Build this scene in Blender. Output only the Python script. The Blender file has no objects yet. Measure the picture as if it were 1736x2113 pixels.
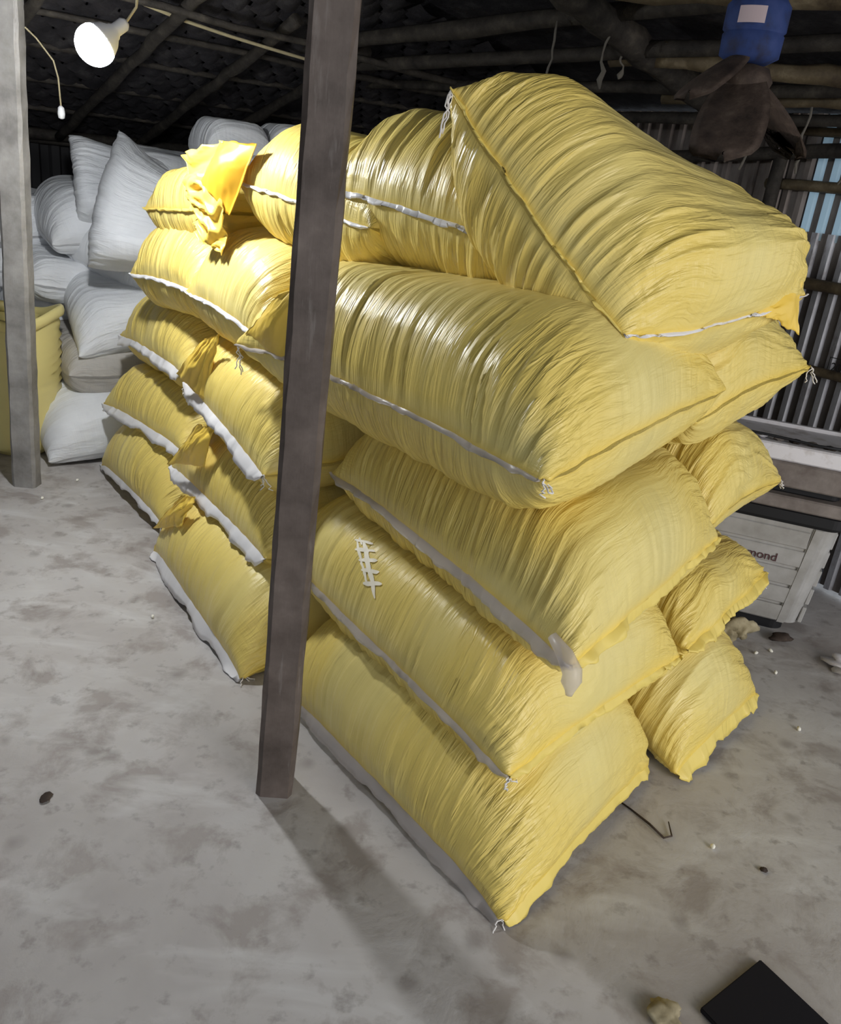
import bpy, bmesh, math, random
import numpy as np
from mathutils import Vector, Matrix

C = bpy.context.scene
COL = C.collection
random.seed(4)

# ---------------------------------------------------------------- frame of the store room
A0 = np.array([0.288, 1.407, 0.0])           # foot of the stack's front corner
E1 = np.array([-0.608, 0.794, 0.0])          # s: along the stitched face of the stack, away from the viewer
E2 = np.array([0.794, 0.608, 0.0])           # t: towards the tin wall
ANG = math.atan2(E1[1], E1[0])


def W(s, t, z=0.0):
    return A0 + E1 * s + E2 * t + np.array([0, 0, z])


# ---------------------------------------------------------------- camera
cd = bpy.data.cameras.new('camera')
cam = bpy.data.objects.new('camera', cd)
COL.objects.link(cam)
cd.sensor_fit = 'HORIZONTAL'
cd.sensor_width = 36.0
cd.lens = 1720.0 / 1736.0 * 36.0
cd.clip_start = 0.02
roll = math.radians(6.6)
pitch = math.atan(693.0 / 1720.0)
down = np.array([-math.sin(roll) * math.cos(pitch), math.cos(roll) * math.cos(pitch), math.sin(pitch)])
up = -down
Yv = np.array([0, 0, 1.0]) - up * up[2]
Yv /= np.linalg.norm(Yv)
Xv = np.cross(Yv, up)
R = np.array([Xv, Yv, up])
M = Matrix.Identity(4)
cols = (R @ np.array([1, 0, 0]), -(R @ np.array([0, 1, 0])), -(R @ np.array([0, 0, 1])))
for j in range(3):
    for i in range(3):
        M[i][j] = cols[j][i]
M[2][3] = 1.5
cam.matrix_world = M
C.camera = cam

# ---------------------------------------------------------------- world, daylight, exposure
wd = bpy.data.worlds.new('sky')
C.world = wd
wd.use_nodes = True
bg = wd.node_tree.nodes['Background']
bg.inputs[0].default_value = (0.80, 0.90, 1.0, 1)
bg.inputs[1].default_value = 1.0


def area(name, loc, target, sx, sy, power, color):
    d = bpy.data.lights.new(name, 'AREA')
    d.shape = 'RECTANGLE'
    d.size, d.size_y, d.energy, d.color = sx, sy, power, color
    o = bpy.data.objects.new(name, d)
    COL.objects.link(o)
    o.location = loc
    o.rotation_euler = (Vector(target) - Vector(loc)).to_track_quat('-Z', 'Y').to_euler()
    return o


# daylight falling in through the open front of the shed, behind and to the right of the viewer
area('doorway_daylight', (3.4, -1.5, 1.55), (0.6, 2.2, 0.8), 1.7, 1.9, 100, (1.0, 0.94, 0.88))
area('open_front_daylight', (-2.2, -1.8, 1.9), (-0.7, 1.4, 0.1), 2.2, 1.4, 12, (1.0, 0.94, 0.87))

C.view_settings.view_transform = 'Standard'
C.view_settings.look = 'None'
C.view_settings.gamma = 1.0
C.view_settings.use_curve_mapping = False
C.view_settings.exposure = 0.0
C.cycles.use_denoising = True
C.cycles.max_bounces = 8


# ---------------------------------------------------------------- materials
def mat(name, color=(.5, .5, .5), rough=.6, metal=0.0, spec=.5):
    m = bpy.data.materials.new(name)
    m.use_nodes = True
    b = m.node_tree.nodes['Principled BSDF']
    b.inputs['Base Color'].default_value = (*color, 1)
    b.inputs['Roughness'].default_value = rough
    b.inputs['Metallic'].default_value = metal
    b.inputs['Specular IOR Level'].default_value = spec
    return m


class G:
    """tiny node helper"""
    def __init__(s, m):
        s.n, s.l = m.node_tree.nodes, m.node_tree.links
        s.b = s.n['Principled BSDF']

    def new(s, t, **k):
        o = s.n.new(t)
        for a, v in k.items():
            setattr(o, a, v)
        return o

    def link(s, a, b):
        s.l.new(a, b)

    def coord(s, kind='Object', scale=(1, 1, 1), rot=(0, 0, 0)):
        tc = s.new('ShaderNodeTexCoord')
        mp = s.new('ShaderNodeMapping')
        mp.inputs['Scale'].default_value = scale
        mp.inputs['Rotation'].default_value = rot
        s.link(tc.outputs[kind], mp.inputs[0])
        return mp.outputs[0]

    def noise(s, vec, scale, detail=4, rough=.55, dist=0):
        t = s.new('ShaderNodeTexNoise')
        t.inputs['Scale'].default_value = scale
        t.inputs['Detail'].default_value = detail
        t.inputs['Roughness'].default_value = rough
        t.inputs['Distortion'].default_value = dist
        s.link(vec, t.inputs['Vector'])
        return t.outputs['Fac']

    def ramp(s, fac, stops):
        r = s.new('ShaderNodeValToRGB')
        e = r.color_ramp.elements
        while len(e) < len(stops):
            e.new(0.5)
        for k, (p, c) in enumerate(stops):
            e[k].position = p
            e[k].color = (*c, 1) if len(c) == 3 else c
        s.link(fac, r.inputs[0])
        return r.outputs[0]

    def mix(s, fac, a, b, mode='MIX'):
        x = s.new('ShaderNodeMix', data_type='RGBA', blend_type=mode)
        for sock, v in ((x.inputs[0], fac), (x.inputs[6], a), (x.inputs[7], b)):
            if hasattr(v, 'links'):
                s.link(v, sock)
            elif isinstance(v, (int, float)):
                sock.default_value = v
            else:
                sock.default_value = (*v, 1)
        return x.outputs[2]

    def bump(s, h, strength, dist=.01, normal=None):
        b = s.new('ShaderNodeBump')
        b.inputs['Strength'].default_value = strength
        b.inputs['Distance'].default_value = dist
        s.link(h, b.inputs['Height'])
        if normal is not None:
            s.link(normal, b.inputs['Normal'])
        return b.outputs[0]

    def base(s, c):
        s.link(c, s.b.inputs['Base Color'])

    def nrm(s, c):
        s.link(c, s.b.inputs['Normal'])


def g3(v):
    return (v, v, v)


def fabric(name, body, edge, rough, spec, pleated=None):
    m = mat(name, body, rough, 0, spec)
    g = G(m)
    at = g.new('ShaderNodeAttribute', attribute_name='slack')
    uv = g.coord('UV', (1, 1, 1))
    n = g.noise(uv, 7, 3)
    c1 = g.mix(g.ramp(n, [(.35, g3(0)), (.7, g3(1))]), body, tuple(x * .88 for x in body))
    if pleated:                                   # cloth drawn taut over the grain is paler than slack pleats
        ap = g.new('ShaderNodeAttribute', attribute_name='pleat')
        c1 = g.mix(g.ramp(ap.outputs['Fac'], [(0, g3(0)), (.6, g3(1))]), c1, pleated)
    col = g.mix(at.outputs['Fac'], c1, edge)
    g.base(col)
    uw = g.coord('UV', (420, 30, 1))
    uw2 = g.coord('UV', (30, 420, 1))
    a = g.noise(uw, 1, 2)
    b = g.noise(uw2, 1, 2)
    s = g.new('ShaderNodeMath', operation='ADD')
    g.link(a, s.inputs[0]); g.link(b, s.inputs[1])
    uf = g.coord('UV', (150, 14, 1))
    f = g.noise(uf, 1, 4, .6, .6)
    nb = g.bump(s.outputs[0], .12, .0015)
    nb2 = g.bump(f, .22, .004, nb)
    for att, sc in (('pleat', (62, 7, 1)), ('pleat_end', (9, 95, 1))):
        q = g.noise(g.coord('UV', sc), 1, 3, .55, .35)
        r = g.new('ShaderNodeMath', operation='PINGPONG')
        mu = g.new('ShaderNodeMath', operation='MULTIPLY')
        g.link(q, mu.inputs[0]); mu.inputs[1].default_value = 2.6
        g.link(mu.outputs[0], r.inputs[0]); r.inputs[1].default_value = .5
        pa = g.new('ShaderNodeAttribute', attribute_name=att)
        m2 = g.new('ShaderNodeMath', operation='MULTIPLY')
        g.link(r.outputs[0], m2.inputs[0]); g.link(pa.outputs['Fac'], m2.inputs[1])
        nb2 = g.bump(m2.outputs[0], .75 if att == 'pleat' else .25, .012 if att == 'pleat' else .006, nb2)
    g.nrm(nb2)
    rr = g.ramp(n, [(0, g3(rough - .05)), (1, g3(rough + .08))])
    g.link(rr, g.b.inputs['Roughness'])
    return m


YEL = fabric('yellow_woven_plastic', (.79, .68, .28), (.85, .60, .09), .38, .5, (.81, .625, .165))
EARO = fabric('slack_orange_plastic', (.86, .47, .035), (.86, .47, .035), .4, .5)
EARY = fabric('slack_yellow_plastic', (.90, .62, .10), (.90, .62, .10), .4, .5)
WHT = fabric('white_woven_plastic', (.82, .83, .85), (.83, .83, .84), .5, .4)
GRY = fabric('shaded_white_woven_plastic', (.50, .47, .43), (.55, .52, .48), .55, .35)  # white sack cloth with shade put into its colour
TAPE = mat('white_liner_film', (.78, .76, .76), .4, 0, .5)
FILM = mat('grey_liner_film', (.66, .60, .57), .35, 0, .5)
g = G(FILM)
tp = g.new('ShaderNodeBsdfTransparent')
mx = g.new('ShaderNodeMixShader')
mx.inputs[0].default_value = .52
g.link(g.b.outputs[0], mx.inputs[1]); g.link(tp.outputs[0], mx.inputs[2])
g.link(mx.outputs[0], g.n['Material Output'].inputs[0])
TAPEY = mat('yellow_hem_cloth', (.82, .64, .16), .45)
STRING = mat('white_stitch_thread', (.80, .77, .74), .7)

# concrete floor
FLOOR = mat('trodden_concrete', (.4, .38, .37), .62, 0, .35)
g = G(FLOOR)
v = g.coord('Object')
n1 = g.noise(v, 1.3, 5, .6, .4)
n2 = g.noise(v, 5.5, 6, .65, .3)
n3 = g.noise(v, 17, 4, .6)
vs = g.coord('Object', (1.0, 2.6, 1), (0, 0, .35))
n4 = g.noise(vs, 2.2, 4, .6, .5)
c = g.ramp(n1, [(.3, (.36, .33, .315)), (.5, (.46, .435, .42)), (.72, (.56, .545, .535))])
c = g.mix(g.ramp(n2, [(.38, g3(.75)), (.50, g3(0))]), c, (.29, .255, .235))
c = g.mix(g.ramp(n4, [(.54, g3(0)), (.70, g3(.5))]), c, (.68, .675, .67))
c = g.mix(g.ramp(n3, [(.30, g3(.5)), (.42, g3(0))]), c, (.20, .175, .16))
vo = g.new('ShaderNodeTexVoronoi')
vo.inputs['Scale'].default_value = 6.5
vo.inputs['Randomness'].default_value = 1
vd = g.mix(.06, v, g.noise(v, 8, 3))
g.link(vd, vo.inputs['Vector'])
c = g.mix(g.ramp(vo.outputs['Distance'], [(.05, g3(.5)), (.20, g3(0))]), c, (.19, .165, .15))
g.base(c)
g.nrm(g.bump(n3, .25, .004, g.bump(n2, .35, .012)))
g.link(g.ramp(n2, [(.3, g3(.5)), (.7, g3(.75))]), g.b.inputs['Roughness'])

# posts
POST = mat('old_concrete_post', (.10, .085, .078), .55, 0, .4)
g = G(POST)
v = g.coord('Object', (1, 1, .12))
n1 = g.noise(v, 34, 5, .65)
n2 = g.noise(g.coord('Object', (1, 1, 1)), 9, 5, .6)
c = g.ramp(n2, [(.3, (.066, .050, .042)), (.6, (.13, .103, .09)), (.8, (.19, .156, .138))])
c = g.mix(g.ramp(n1, [(.60, g3(0)), (.74, g3(.55))]), c, (.26, .235, .22))
g.base(c)
g.nrm(g.bump(n2, .4, .006, g.bump(n1, .3, .004)))
POST2 = POST.copy()
POST2.name = 'pale_concrete_post'
for nd in POST2.node_tree.nodes:
    if nd.type == 'VALTORGB' and len(nd.color_ramp.elements) == 3:
        for e, cc in zip(nd.color_ramp.elements, ((.16, .15, .14), (.30, .285, .27), (.40, .38, .36))):
            e.color = (*cc, 1)

# roof: soot-dark tiles and bamboo
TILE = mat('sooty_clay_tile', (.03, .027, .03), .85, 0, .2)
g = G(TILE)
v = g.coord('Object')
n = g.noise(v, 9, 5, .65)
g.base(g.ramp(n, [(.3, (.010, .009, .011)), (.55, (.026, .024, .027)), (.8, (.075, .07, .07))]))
g.nrm(g.bump(n, .7, .02))
BAMB = mat('sooty_bamboo', (.07, .06, .05), .75, 0, .25)
g = G(BAMB)
n = g.noise(g.coord('Object'), 14, 5, .7)
g.base(g.ramp(n, [(.3, (.012, .010, .009)), (.55, (.036, .031, .026)), (.8, (.085, .073, .058))]))
g.nrm(g.bump(n, .7, .01))
BAMBL = mat('brown_bamboo', (.2, .15, .09), .65, 0, .3)
g = G(BAMBL)
n = g.noise(g.coord('Object'), 10, 5, .7)
g.base(g.ramp(n, [(.3, (.045, .032, .020)), (.55, (.105, .08, .047)), (.8, (.22, .18, .115))]))
g.nrm(g.bump(n, .5, .008))

# tin
TIN = mat('weathered_tin', (.45, .46, .49), .42, .55, .5)
g = G(TIN)
n = g.noise(g.coord('Object', (1, 1, .4)), 12, 5, .65)
g.base(g.ramp(n, [(.28, (.13, .11, .10)), (.45, (.36, .36, .39)), (.75, (.55, .57, .62))]))
g.link(g.ramp(n, [(.3, g3(.65)), (.7, g3(.36))]), g.b.inputs['Roughness'])
TIND = mat('dark_brown_tin', (.06, .05, .05), .6, .3, .4)
g = G(TIND)
n = g.noise(g.coord('Object', (1, 1, .3)), 11, 5, .65)
g.base(g.ramp(n, [(.3, (.085, .068, .06)), (.7, (.24, .21, .195))]))
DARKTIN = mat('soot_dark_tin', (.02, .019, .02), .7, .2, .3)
PVC = mat('translucent_roof_sheet', (.62, .74, .80), .4, 0, .4)
g = G(PVC)
g.b.inputs['Transmission Weight'].default_value = .0
tr = g.new('ShaderNodeBsdfTranslucent')
tr.inputs[0].default_value = (.75, .88, .95, 1)
mx = g.new('ShaderNodeMixShader')
mx.inputs[0].default_value = .6
g.link(g.b.outputs[0], mx.inputs[1]); g.link(tr.outputs[0], mx.inputs[2])
g.link(mx.outputs[0], g.n['Material Output'].inputs[0])

CRATE = mat('grey_crate_plastic', (.43, .42, .40), .5, 0, .45)
g = G(CRATE)
n = g.noise(g.coord('Object'), 8, 5, .6)
g.base(g.ramp(n, [(.3, (.30, .285, .265)), (.6, (.44, .43, .42)), (.8, (.50, .49, .48))]))
BLACK = mat('black_rubber', (.012, .012, .014), .6, 0, .35)
BOARD = mat('dusty_grey_board', (.22, .19, .175), .7, 0, .3)
g = G(BOARD)
n = g.noise(g.coord('Object'), 7, 6, .65)
g.base(g.ramp(n, [(.3, (.12, .095, .085)), (.55, (.23, .20, .185)), (.8, (.33, .29, .27))]))
FOAM = mat('white_enamel', (.78, .76, .80), .5)
g = G(FOAM)
n = g.noise(g.coord('Object'), 13, 4, .6)
g.base(g.ramp(n, [(.3, (.52, .48, .47)), (.5, (.78, .76, .80))]))
INK = mat('dark_red_print', (.07, .02, .025), .6)
INKB = mat('black_print', (.02, .02, .02), .6)
CREAM = mat('cream_sun_patch', (1.0, .93, .76), .5)  # pale colour of the painted sunlight patch
BLUE = mat('blue_enamel', (.045, .09, .33), .75, 0, .3)
g = G(BLUE)
n = g.noise(g.coord('Object'), 18, 4)
g.base(g.ramp(n, [(.3, (.018, .02, .045)), (.5, (.02, .04, .14)), (.8, (.04, .06, .18))]))
LABEL = mat('faded_paper_label', (.45, .36, .38), .7)
RUST = mat('dusty_brown_metal', (.085, .058, .045), .8, .1, .3)
g = G(RUST)
n = g.noise(g.coord('Object'), 16, 5, .65)
g.base(g.ramp(n, [(.3, (.025, .017, .014)), (.55, (.06, .042, .033)), (.8, (.12, .095, .073))]))
g.nrm(g.bump(n, .6, .008))
WEB = mat('dusty_cobweb', (.10, .09, .075), .9)
CABLE = mat('cream_cable', (.42, .36, .22), .6)
RICE = mat('puffed_rice', (.85, .82, .72), .8)
MATB = mat('black_board', (.009, .008, .011), .7, 0, .2)
HUSK = mat('dry_husk', (.40, .34, .22), .85)
g = G(HUSK)
n = g.noise(g.coord('Object'), 20, 4)
g.base(g.ramp(n, [(.3, (.16, .13, .07)), (.55, (.38, .32, .20)), (.8, (.55, .48, .33))]))
BULB = mat('lit_bulb', (1, 1, 1), .4)
BULB.node_tree.nodes['Principled BSDF'].inputs['Emission Color'].default_value = (.95, .98, 1.0, 1)
BULB.node_tree.nodes['Principled BSDF'].inputs['Emission Strength'].default_value = 620.0
WHITEP = mat('white_bulb_plastic', (.75, .76, .78), .4)


# ---------------------------------------------------------------- object helpers
def link(name, me, m, parent=None):
    o = bpy.data.objects.new(name, me)
    COL.objects.link(o)
    if m is not None:
        me.materials.append(m)
    if parent is not None:
        o.parent = parent
    return o


def tag(o, label, cat, group=None, kind=None):
    o['label'] = label
    if cat:
        o['category'] = cat
    if group:
        o['group'] = group
    if kind:
        o['kind'] = kind
    return o


def struct(o, label=None):
    o['kind'] = 'structure'
    if label:
        o['label'] = label
    return o


def empty(name, loc, rz=0.0):
    o = bpy.data.objects.new(name, None)
    COL.objects.link(o)
    o.location = loc
    o.rotation_euler = (0, 0, rz)
    o.empty_display_size = .05
    return o


def bm_obj(name, bm, m, parent=None, smooth=False):
    me = bpy.data.meshes.new(name)
    bmesh.ops.recalc_face_normals(bm, faces=bm.faces[:])
    bm.to_mesh(me)
    bm.free()
    if smooth:
        for p in me.polygons:
            p.use_smooth = True
    return link(name, me, m, parent)


def pyobj(name, verts, faces, m, parent=None, smooth=False):
    me = bpy.data.meshes.new(name)
    me.from_pydata([tuple(v) for v in verts], [], faces)
    if smooth:
        me.polygons.foreach_set('use_smooth', np.ones(len(me.polygons), bool))
    me.update()
    return link(name, me, m, parent)


def box(bm, lo, hi, mtx=None, bevel=0.0, seg=2):
    b = bmesh.new()
    bmesh.ops.create_cube(b, size=1)
    for v in b.verts:
        v.co = Vector([lo[i] + (v.co[i] + .5) * (hi[i] - lo[i]) for i in range(3)])
    if bevel:
        bmesh.ops.bevel(b, geom=b.edges[:], offset=bevel, segments=seg, affect='EDGES', profile=.5)
    if mtx is not None:
        bmesh.ops.transform(b, matrix=mtx, verts=b.verts[:])
    me = bpy.data.meshes.new('t')
    b.to_mesh(me)
    b.free()
    bm.from_mesh(me)
    bpy.data.meshes.remove(me)


def tube_data(pts, rad, n=8, jitter=0.0, rng=None, caps=True):
    pts = [np.asarray(p, float) for p in pts]
    if not hasattr(rad, '__len__'):
        rad = [rad] * len(pts)
    V, F = [], []
    ref = None
    for i, p in enumerate(pts):
        d = pts[min(i + 1, len(pts) - 1)] - pts[max(i - 1, 0)]
        d = d / (np.linalg.norm(d) + 1e-9)
        if ref is None:
            ref = np.array([0, 0, 1.0]) if abs(d[2]) < .9 else np.array([1.0, 0, 0])
        a = np.cross(d, ref); a /= np.linalg.norm(a) + 1e-9
        b = np.cross(d, a)
        ref = -b if abs(np.dot(b, d)) < .5 else ref
        ref = np.cross(a, d)
        for k in range(n):
            th = 2 * math.pi * k / n
            r = rad[i] * (1 + (rng.uniform(-jitter, jitter) if rng else 0))
            V.append(p + (a * math.cos(th) + b * math.sin(th)) * r)
    for i in range(len(pts) - 1):
        for k in range(n):
            F.append((i * n + k, i * n + (k + 1) % n, (i + 1) * n + (k + 1) % n, (i + 1) * n + k))
    if caps:
        F.append(tuple(range(n))[::-1])
        F.append(tuple((len(pts) - 1) * n + k for k in range(n)))
    return V, F


def tube(name, pts, rad, m, parent=None, n=8, jitter=0.0, rng=None, smooth=True):
    V, F = tube_data(pts, rad, n, jitter, rng)
    return pyobj(name, V, F, m, parent, smooth)


def lathe(name, prof, m, parent=None, n=24, smooth=True):
    V, F = [], []
    for r, z in prof:
        for k in range(n):
            th = 2 * math.pi * k / n
            V.append((r * math.cos(th), r * math.sin(th), z))
    for i in range(len(prof) - 1):
        for k in range(n):
            F.append((i * n + k, i * n + (k + 1) % n, (i + 1) * n + (k + 1) % n, (i + 1) * n + k))
    F.append(tuple(range(n))[::-1])
    F.append(tuple((len(prof) - 1) * n + k for k in range(n)))
    return pyobj(name, V, F, m, parent, smooth)


def line(a, b, n, bow=0.0, rng=None, wob=0.0):
    a, b = np.asarray(a, float), np.asarray(b, float)
    out = []
    for k in range(n):
        f = k / (n - 1)
        p = a * (1 - f) + b * f
        p = p + np.array([0, 0, -bow * 4 * f * (1 - f)])
        if rng is not None and wob:
            p = p + np.array([rng.uniform(-wob, wob) for _ in range(3)])
        out.append(p)
    return out


# ---------------------------------------------------------------- sack maker
_tabs = {}


def vnoise(x, y, seed):
    if seed not in _tabs:
        _tabs[seed] = np.random.RandomState(seed).rand(256, 256)
    T = _tabs[seed]
    xi, yi = np.floor(x).astype(int), np.floor(y).astype(int)
    fx, fy = x - xi, y - yi
    fx = fx * fx * (3 - 2 * fx)
    fy = fy * fy * (3 - 2 * fy)
    x0, x1, y0, y1 = xi % 256, (xi + 1) % 256, yi % 256, (yi + 1) % 256
    return (T[x0, y0] * (1 - fx) + T[x1, y0] * fx) * (1 - fy) + (T[x0, y1] * (1 - fx) + T[x1, y1] * fx) * fy


def solve_axis(P, ax, rest, comp, parity):
    """one Gauss-Seidel colour of stretch constraints along an axis of the sheet grid"""
    Q = np.moveaxis(P, ax, 1)
    n = Q.shape[1]
    a = Q[:, parity:n - 1:2]
    b = Q[:, parity + 1:n:2]
    d = b - a
    L = np.sqrt((d * d).sum(-1, keepdims=True)) + 1e-9
    c = (L - rest) / L
    c = np.where(c > 0, c, c * comp) * .5
    a += d * c
    b -= d * c


def solve_diag(P, rest, k):
    for sl_a, sl_b in (((slice(0, -1), slice(0, -1)), (slice(1, None), slice(1, None))),
                       ((slice(1, None), slice(0, -1)), (slice(0, -1), slice(1, None)))):
        a = P[(slice(None),) + sl_a]
        b = P[(slice(None),) + sl_b]
        d = b - a
        L = np.sqrt((d * d).sum(-1, keepdims=True)) + 1e-9
        c = (L - rest) / L
        c = np.where(c > 0, c, c * .15) * k
        corr = d * c
        P[(slice(None),) + sl_a] += corr
        P[(slice(None),) + sl_b] -= corr


_cache = {}


def inflate(La, Lb, ht, hb, seam_z, seed, iters=300, nu=60, nv=46):
    """blow up a flat bag (two sheets joined along their border) between two soft plates"""
    key = (La, Lb, ht, hb, seam_z, seed)
    if key in _cache:
        return _cache[key]
    rs = np.random.RandomState(seed)
    u = np.linspace(0, La, nu)
    v = np.linspace(0, Lb, nv)
    P = np.zeros((2, nu, nv, 3))
    P[..., 0] = u[None, :, None]
    P[..., 1] = v[None, None, :]
    bump = np.sin(np.pi * u / La)[:, None] * np.sin(np.pi * v / Lb)[None]
    P[0, ..., 2] = .05 * bump + rs.rand(nu, nv) * .008 * (bump > .02)
    P[1, ..., 2] = -.05 * bump - rs.rand(nu, nv) * .008 * (bump > .02)
    P[..., 2] += seam_z
    V = np.zeros_like(P)
    du, dv = La / (nu - 1), Lb / (nv - 1)
    dd = math.hypot(du, dv)
    lump = 1 + .10 * (vnoise(np.linspace(0, 4, nu)[:, None] + 0 * v[None], np.linspace(0, 3, nv)[None] + 0 * u[:, None], seed + 50) - .5)
    for it in range(iters):
        gu = np.gradient(P, axis=1)
        gv = np.gradient(P, axis=2)
        N = np.cross(gu, gv)
        N /= (np.sqrt((N * N).sum(-1, keepdims=True)) + 1e-9)
        N[1] *= -1
        V *= .90
        V += N * .0050
        V[..., 2] -= .0002
        old = P.copy()
        P = P + V
        for _ in range(3):
            for par in (0, 1):
                solve_axis(P, 1, du, .25, par)
                solve_axis(P, 2, dv, .25, par)
            solve_diag(P, dd, .14)
            top = ht * lump
            z = P[..., 2]
            np.minimum(z, np.broadcast_to(top, z.shape), out=z)
            np.maximum(z, -hb, out=z)
            for sl in ((slice(None), 0), (slice(None), -1), (0, slice(None)), (-1, slice(None))):
                m = (P[(0,) + sl] + P[(1,) + sl]) * .5
                P[(0,) + sl] = m
                P[(1,) + sl] = m
            if seam_z <= -.02 or True:
                for sl in ((slice(None), 0), (slice(None), -1), (0, slice(None)), (-1, slice(None))):
                    zz = P[(slice(None),) + sl + (2,)]
                    P[(slice(None),) + sl + (2,)] = zz + (seam_z - zz) * .06
        V = P - old
    _cache[key] = P
    return P


def resample(P, nu2, nv2):
    """Catmull-Rom up-sampling of the sheet grids"""
    def along(Q, ax, n2):
        Q = np.moveaxis(Q, ax, 0)
        n = Q.shape[0]
        x = np.linspace(0, n - 1, n2)
        i = np.minimum(np.floor(x).astype(int), n - 2)
        f = (x - i).reshape(-1, *([1] * (Q.ndim - 1)))
        ext = np.concatenate([2 * Q[:1] - Q[1:2], Q, 2 * Q[-1:] - Q[-2:-1]])
        p0, p1, p2, p3 = ext[i], ext[i + 1], ext[i + 2], ext[i + 3]
        out = p1 + .5 * f * (p2 - p0 + f * (2 * p0 - 5 * p1 + 4 * p2 - p3 + f * (3 * (p1 - p2) + p3 - p0)))
        return np.moveaxis(out, 0, ax)
    return along(along(P, 1, nu2), 2, nv2)


def sack(label, tips, ht=.17, hb=.15, seam_z=0.0, seed=1, m=None, group=None, res=(120, 90), fold=1.0,
         tape=None, tape_mat=None, side_tape=None, strings=(), lift=None, floor=False, flip=False, name='sack', ears=(), Lk=1.0, taper=0.0):
    """tips: NL, FL, NR, FR in room coordinates (s, t, z) = the four seam corners"""
    T = [W(*t) for t in tips]
    NL, FL, NR, FR = T
    la = .5 * (np.linalg.norm(FL - NL) + np.linalg.norm(FR - NR))
    lb = .5 * (np.linalg.norm(NR - NL) + np.linalg.norm(FR - FL))
    La, Lb = round(la * 1.06 * Lk / .1) * .1, round(lb * 1.06 * Lk / .1) * .1
    P = inflate(La, Lb, ht, hb, seam_z, seed)
    if flip:
        P = P[:, ::-1].copy()
        P[..., 0] = La - P[..., 0]
    P = resample(P, *res)
    nu, nv = res
    # corners of the blown-up bag -> the four tips
    c00, c10, c01, c11 = P[0, 0, 0], P[0, -1, 0], P[0, 0, -1], P[0, -1, -1]
    x0, x1 = (c00[0] + c01[0]) / 2, (c10[0] + c11[0]) / 2
    y0, y1 = (c00[1] + c10[1]) / 2, (c01[1] + c11[1]) / 2
    a = ((P[..., 0] - x0) / (x1 - x0))[..., None]
    b = ((P[..., 1] - y0) / (y1 - y0))[..., None]
    base = NL * (1 - a) * (1 - b) + FL * a * (1 - b) + NR * (1 - a) * b + FR * a * b
    if lift is None:
        nrm = np.cross((NR - NL) + (FR - FL), (FL - NL) + (FR - NR))
        nrm /= np.linalg.norm(nrm)
        if abs(nrm[2]) > .3:
            nrm = nrm * np.sign(nrm[2])
    else:
        nrm = E1 * lift[0] + E2 * lift[1] + np.array([0, 0, lift[2]])
        nrm /= np.linalg.norm(nrm)
    zc = .25 * (c00[2] + c10[2] + c01[2] + c11[2])
    Q = base + nrm * ((P[..., 2] - zc) * (1 - taper * np.clip(b[..., 0], 0, 1) ** 2.5))[..., None]
    # pull a corner out into a limp ear
    for (k, ds, dt, dz, rad) in ears:
        tip = T[k]
        r = np.linalg.norm(Q - tip, axis=-1)
        w = np.clip(1 - r / rad, 0, 1) ** 1.6
        Q = Q + w[..., None] * (E1 * ds + E2 * dt + np.array([0, 0, dz]))
    gap = np.linalg.norm(Q[0] - Q[1], axis=-1)
    slack = .75 * np.exp(-(gap / .028) ** 1.5)
    # wrinkles that run in from the seams
    rs = np.random.RandomState(seed * 7 + int(abs(NL[0]) * 1000) % 997)
    U = np.linspace(0, la, nu)[:, None] + np.zeros((1, nv))
    V = np.linspace(0, lb, nv)[None] + np.zeros((nu, 1))
    o = rs.rand(8) * 200
    disp = []
    dm = np.minimum(V, lb - V)
    pleat = (dm / (dm + .02)) * np.exp(-(dm / .30) ** 2.2) * (.25 + 1.1 * vnoise(U * 8 + o[6] + 7, V * 5 + o[7], 9))
    dm = np.minimum(U, la - U)
    pleat_end = (dm / (dm + .02)) * np.exp(-(dm / .17) ** 2.2) * (.2 + vnoise(U * 8 + o[2] + 7, V * 5 + o[1], 9))
    UU = U + (U - la / 2) * dm * .2 + .03 * vnoise(U * 5 + o[0], V * 9 + o[1], 3)
    for sh in range(2):
        D = np.zeros((nu, nv))
        for edge in (0, 1):
            d = V if edge == 0 else lb - V
            uu = U + (U - la / 2) * d * .35 + .03 * vnoise(U * 5 + o[0], d * 9 + o[1], 3)
            A = (d / (d + .02)) * np.exp(-(d / .27) ** 2.2)
            n1 = vnoise(uu * 44 + o[2] + sh * 31, d * 6 + o[3], 5)
            n2 = vnoise(uu * 20 + o[4] + sh * 57, d * 4 + o[5], 7)
            ampm = .35 + 1.0 * vnoise(U * 7 + o[6], d * 5 + o[7] + sh * 9, 9)
            r1 = (1 - abs(2 * n1 - 1)) ** 1.3
            r2 = (1 - abs(2 * n2 - 1)) ** 1.2
            D += A * ampm * (.0125 * (r1 - .45) + .0120 * (r2 - .45))
        for edge in (0, 1):
            d = U if edge == 0 else la - U
            vv = V + .02 * vnoise(V * 6 + o[1], d * 10 + o[0], 4)
            A = (d / (d + .02)) * np.exp(-(d / .15) ** 2.0)
            n1 = vnoise(vv * 70 + o[3] + sh * 13, d * 9 + o[2], 6)
            D += A * (.0042 * (1 - abs(2 * n1 - 1)) - .0017)
        D += .010 * (vnoise(U * 6 + o[5] + sh * 3, V * 6 + o[4], 11) - .5) * np.clip(gap / .1, 0, 1)
        disp.append(D * fold)
    gu, gv = np.gradient(Q, axis=1), np.gradient(Q, axis=2)
    N = np.cross(gv, gu) if np.dot(np.cross(NR - NL, FL - NL), nrm) > 0 else np.cross(gu, gv)
    N /= (np.linalg.norm(N, axis=-1, keepdims=True) + 1e-9)
    N[1] *= -1
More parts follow.
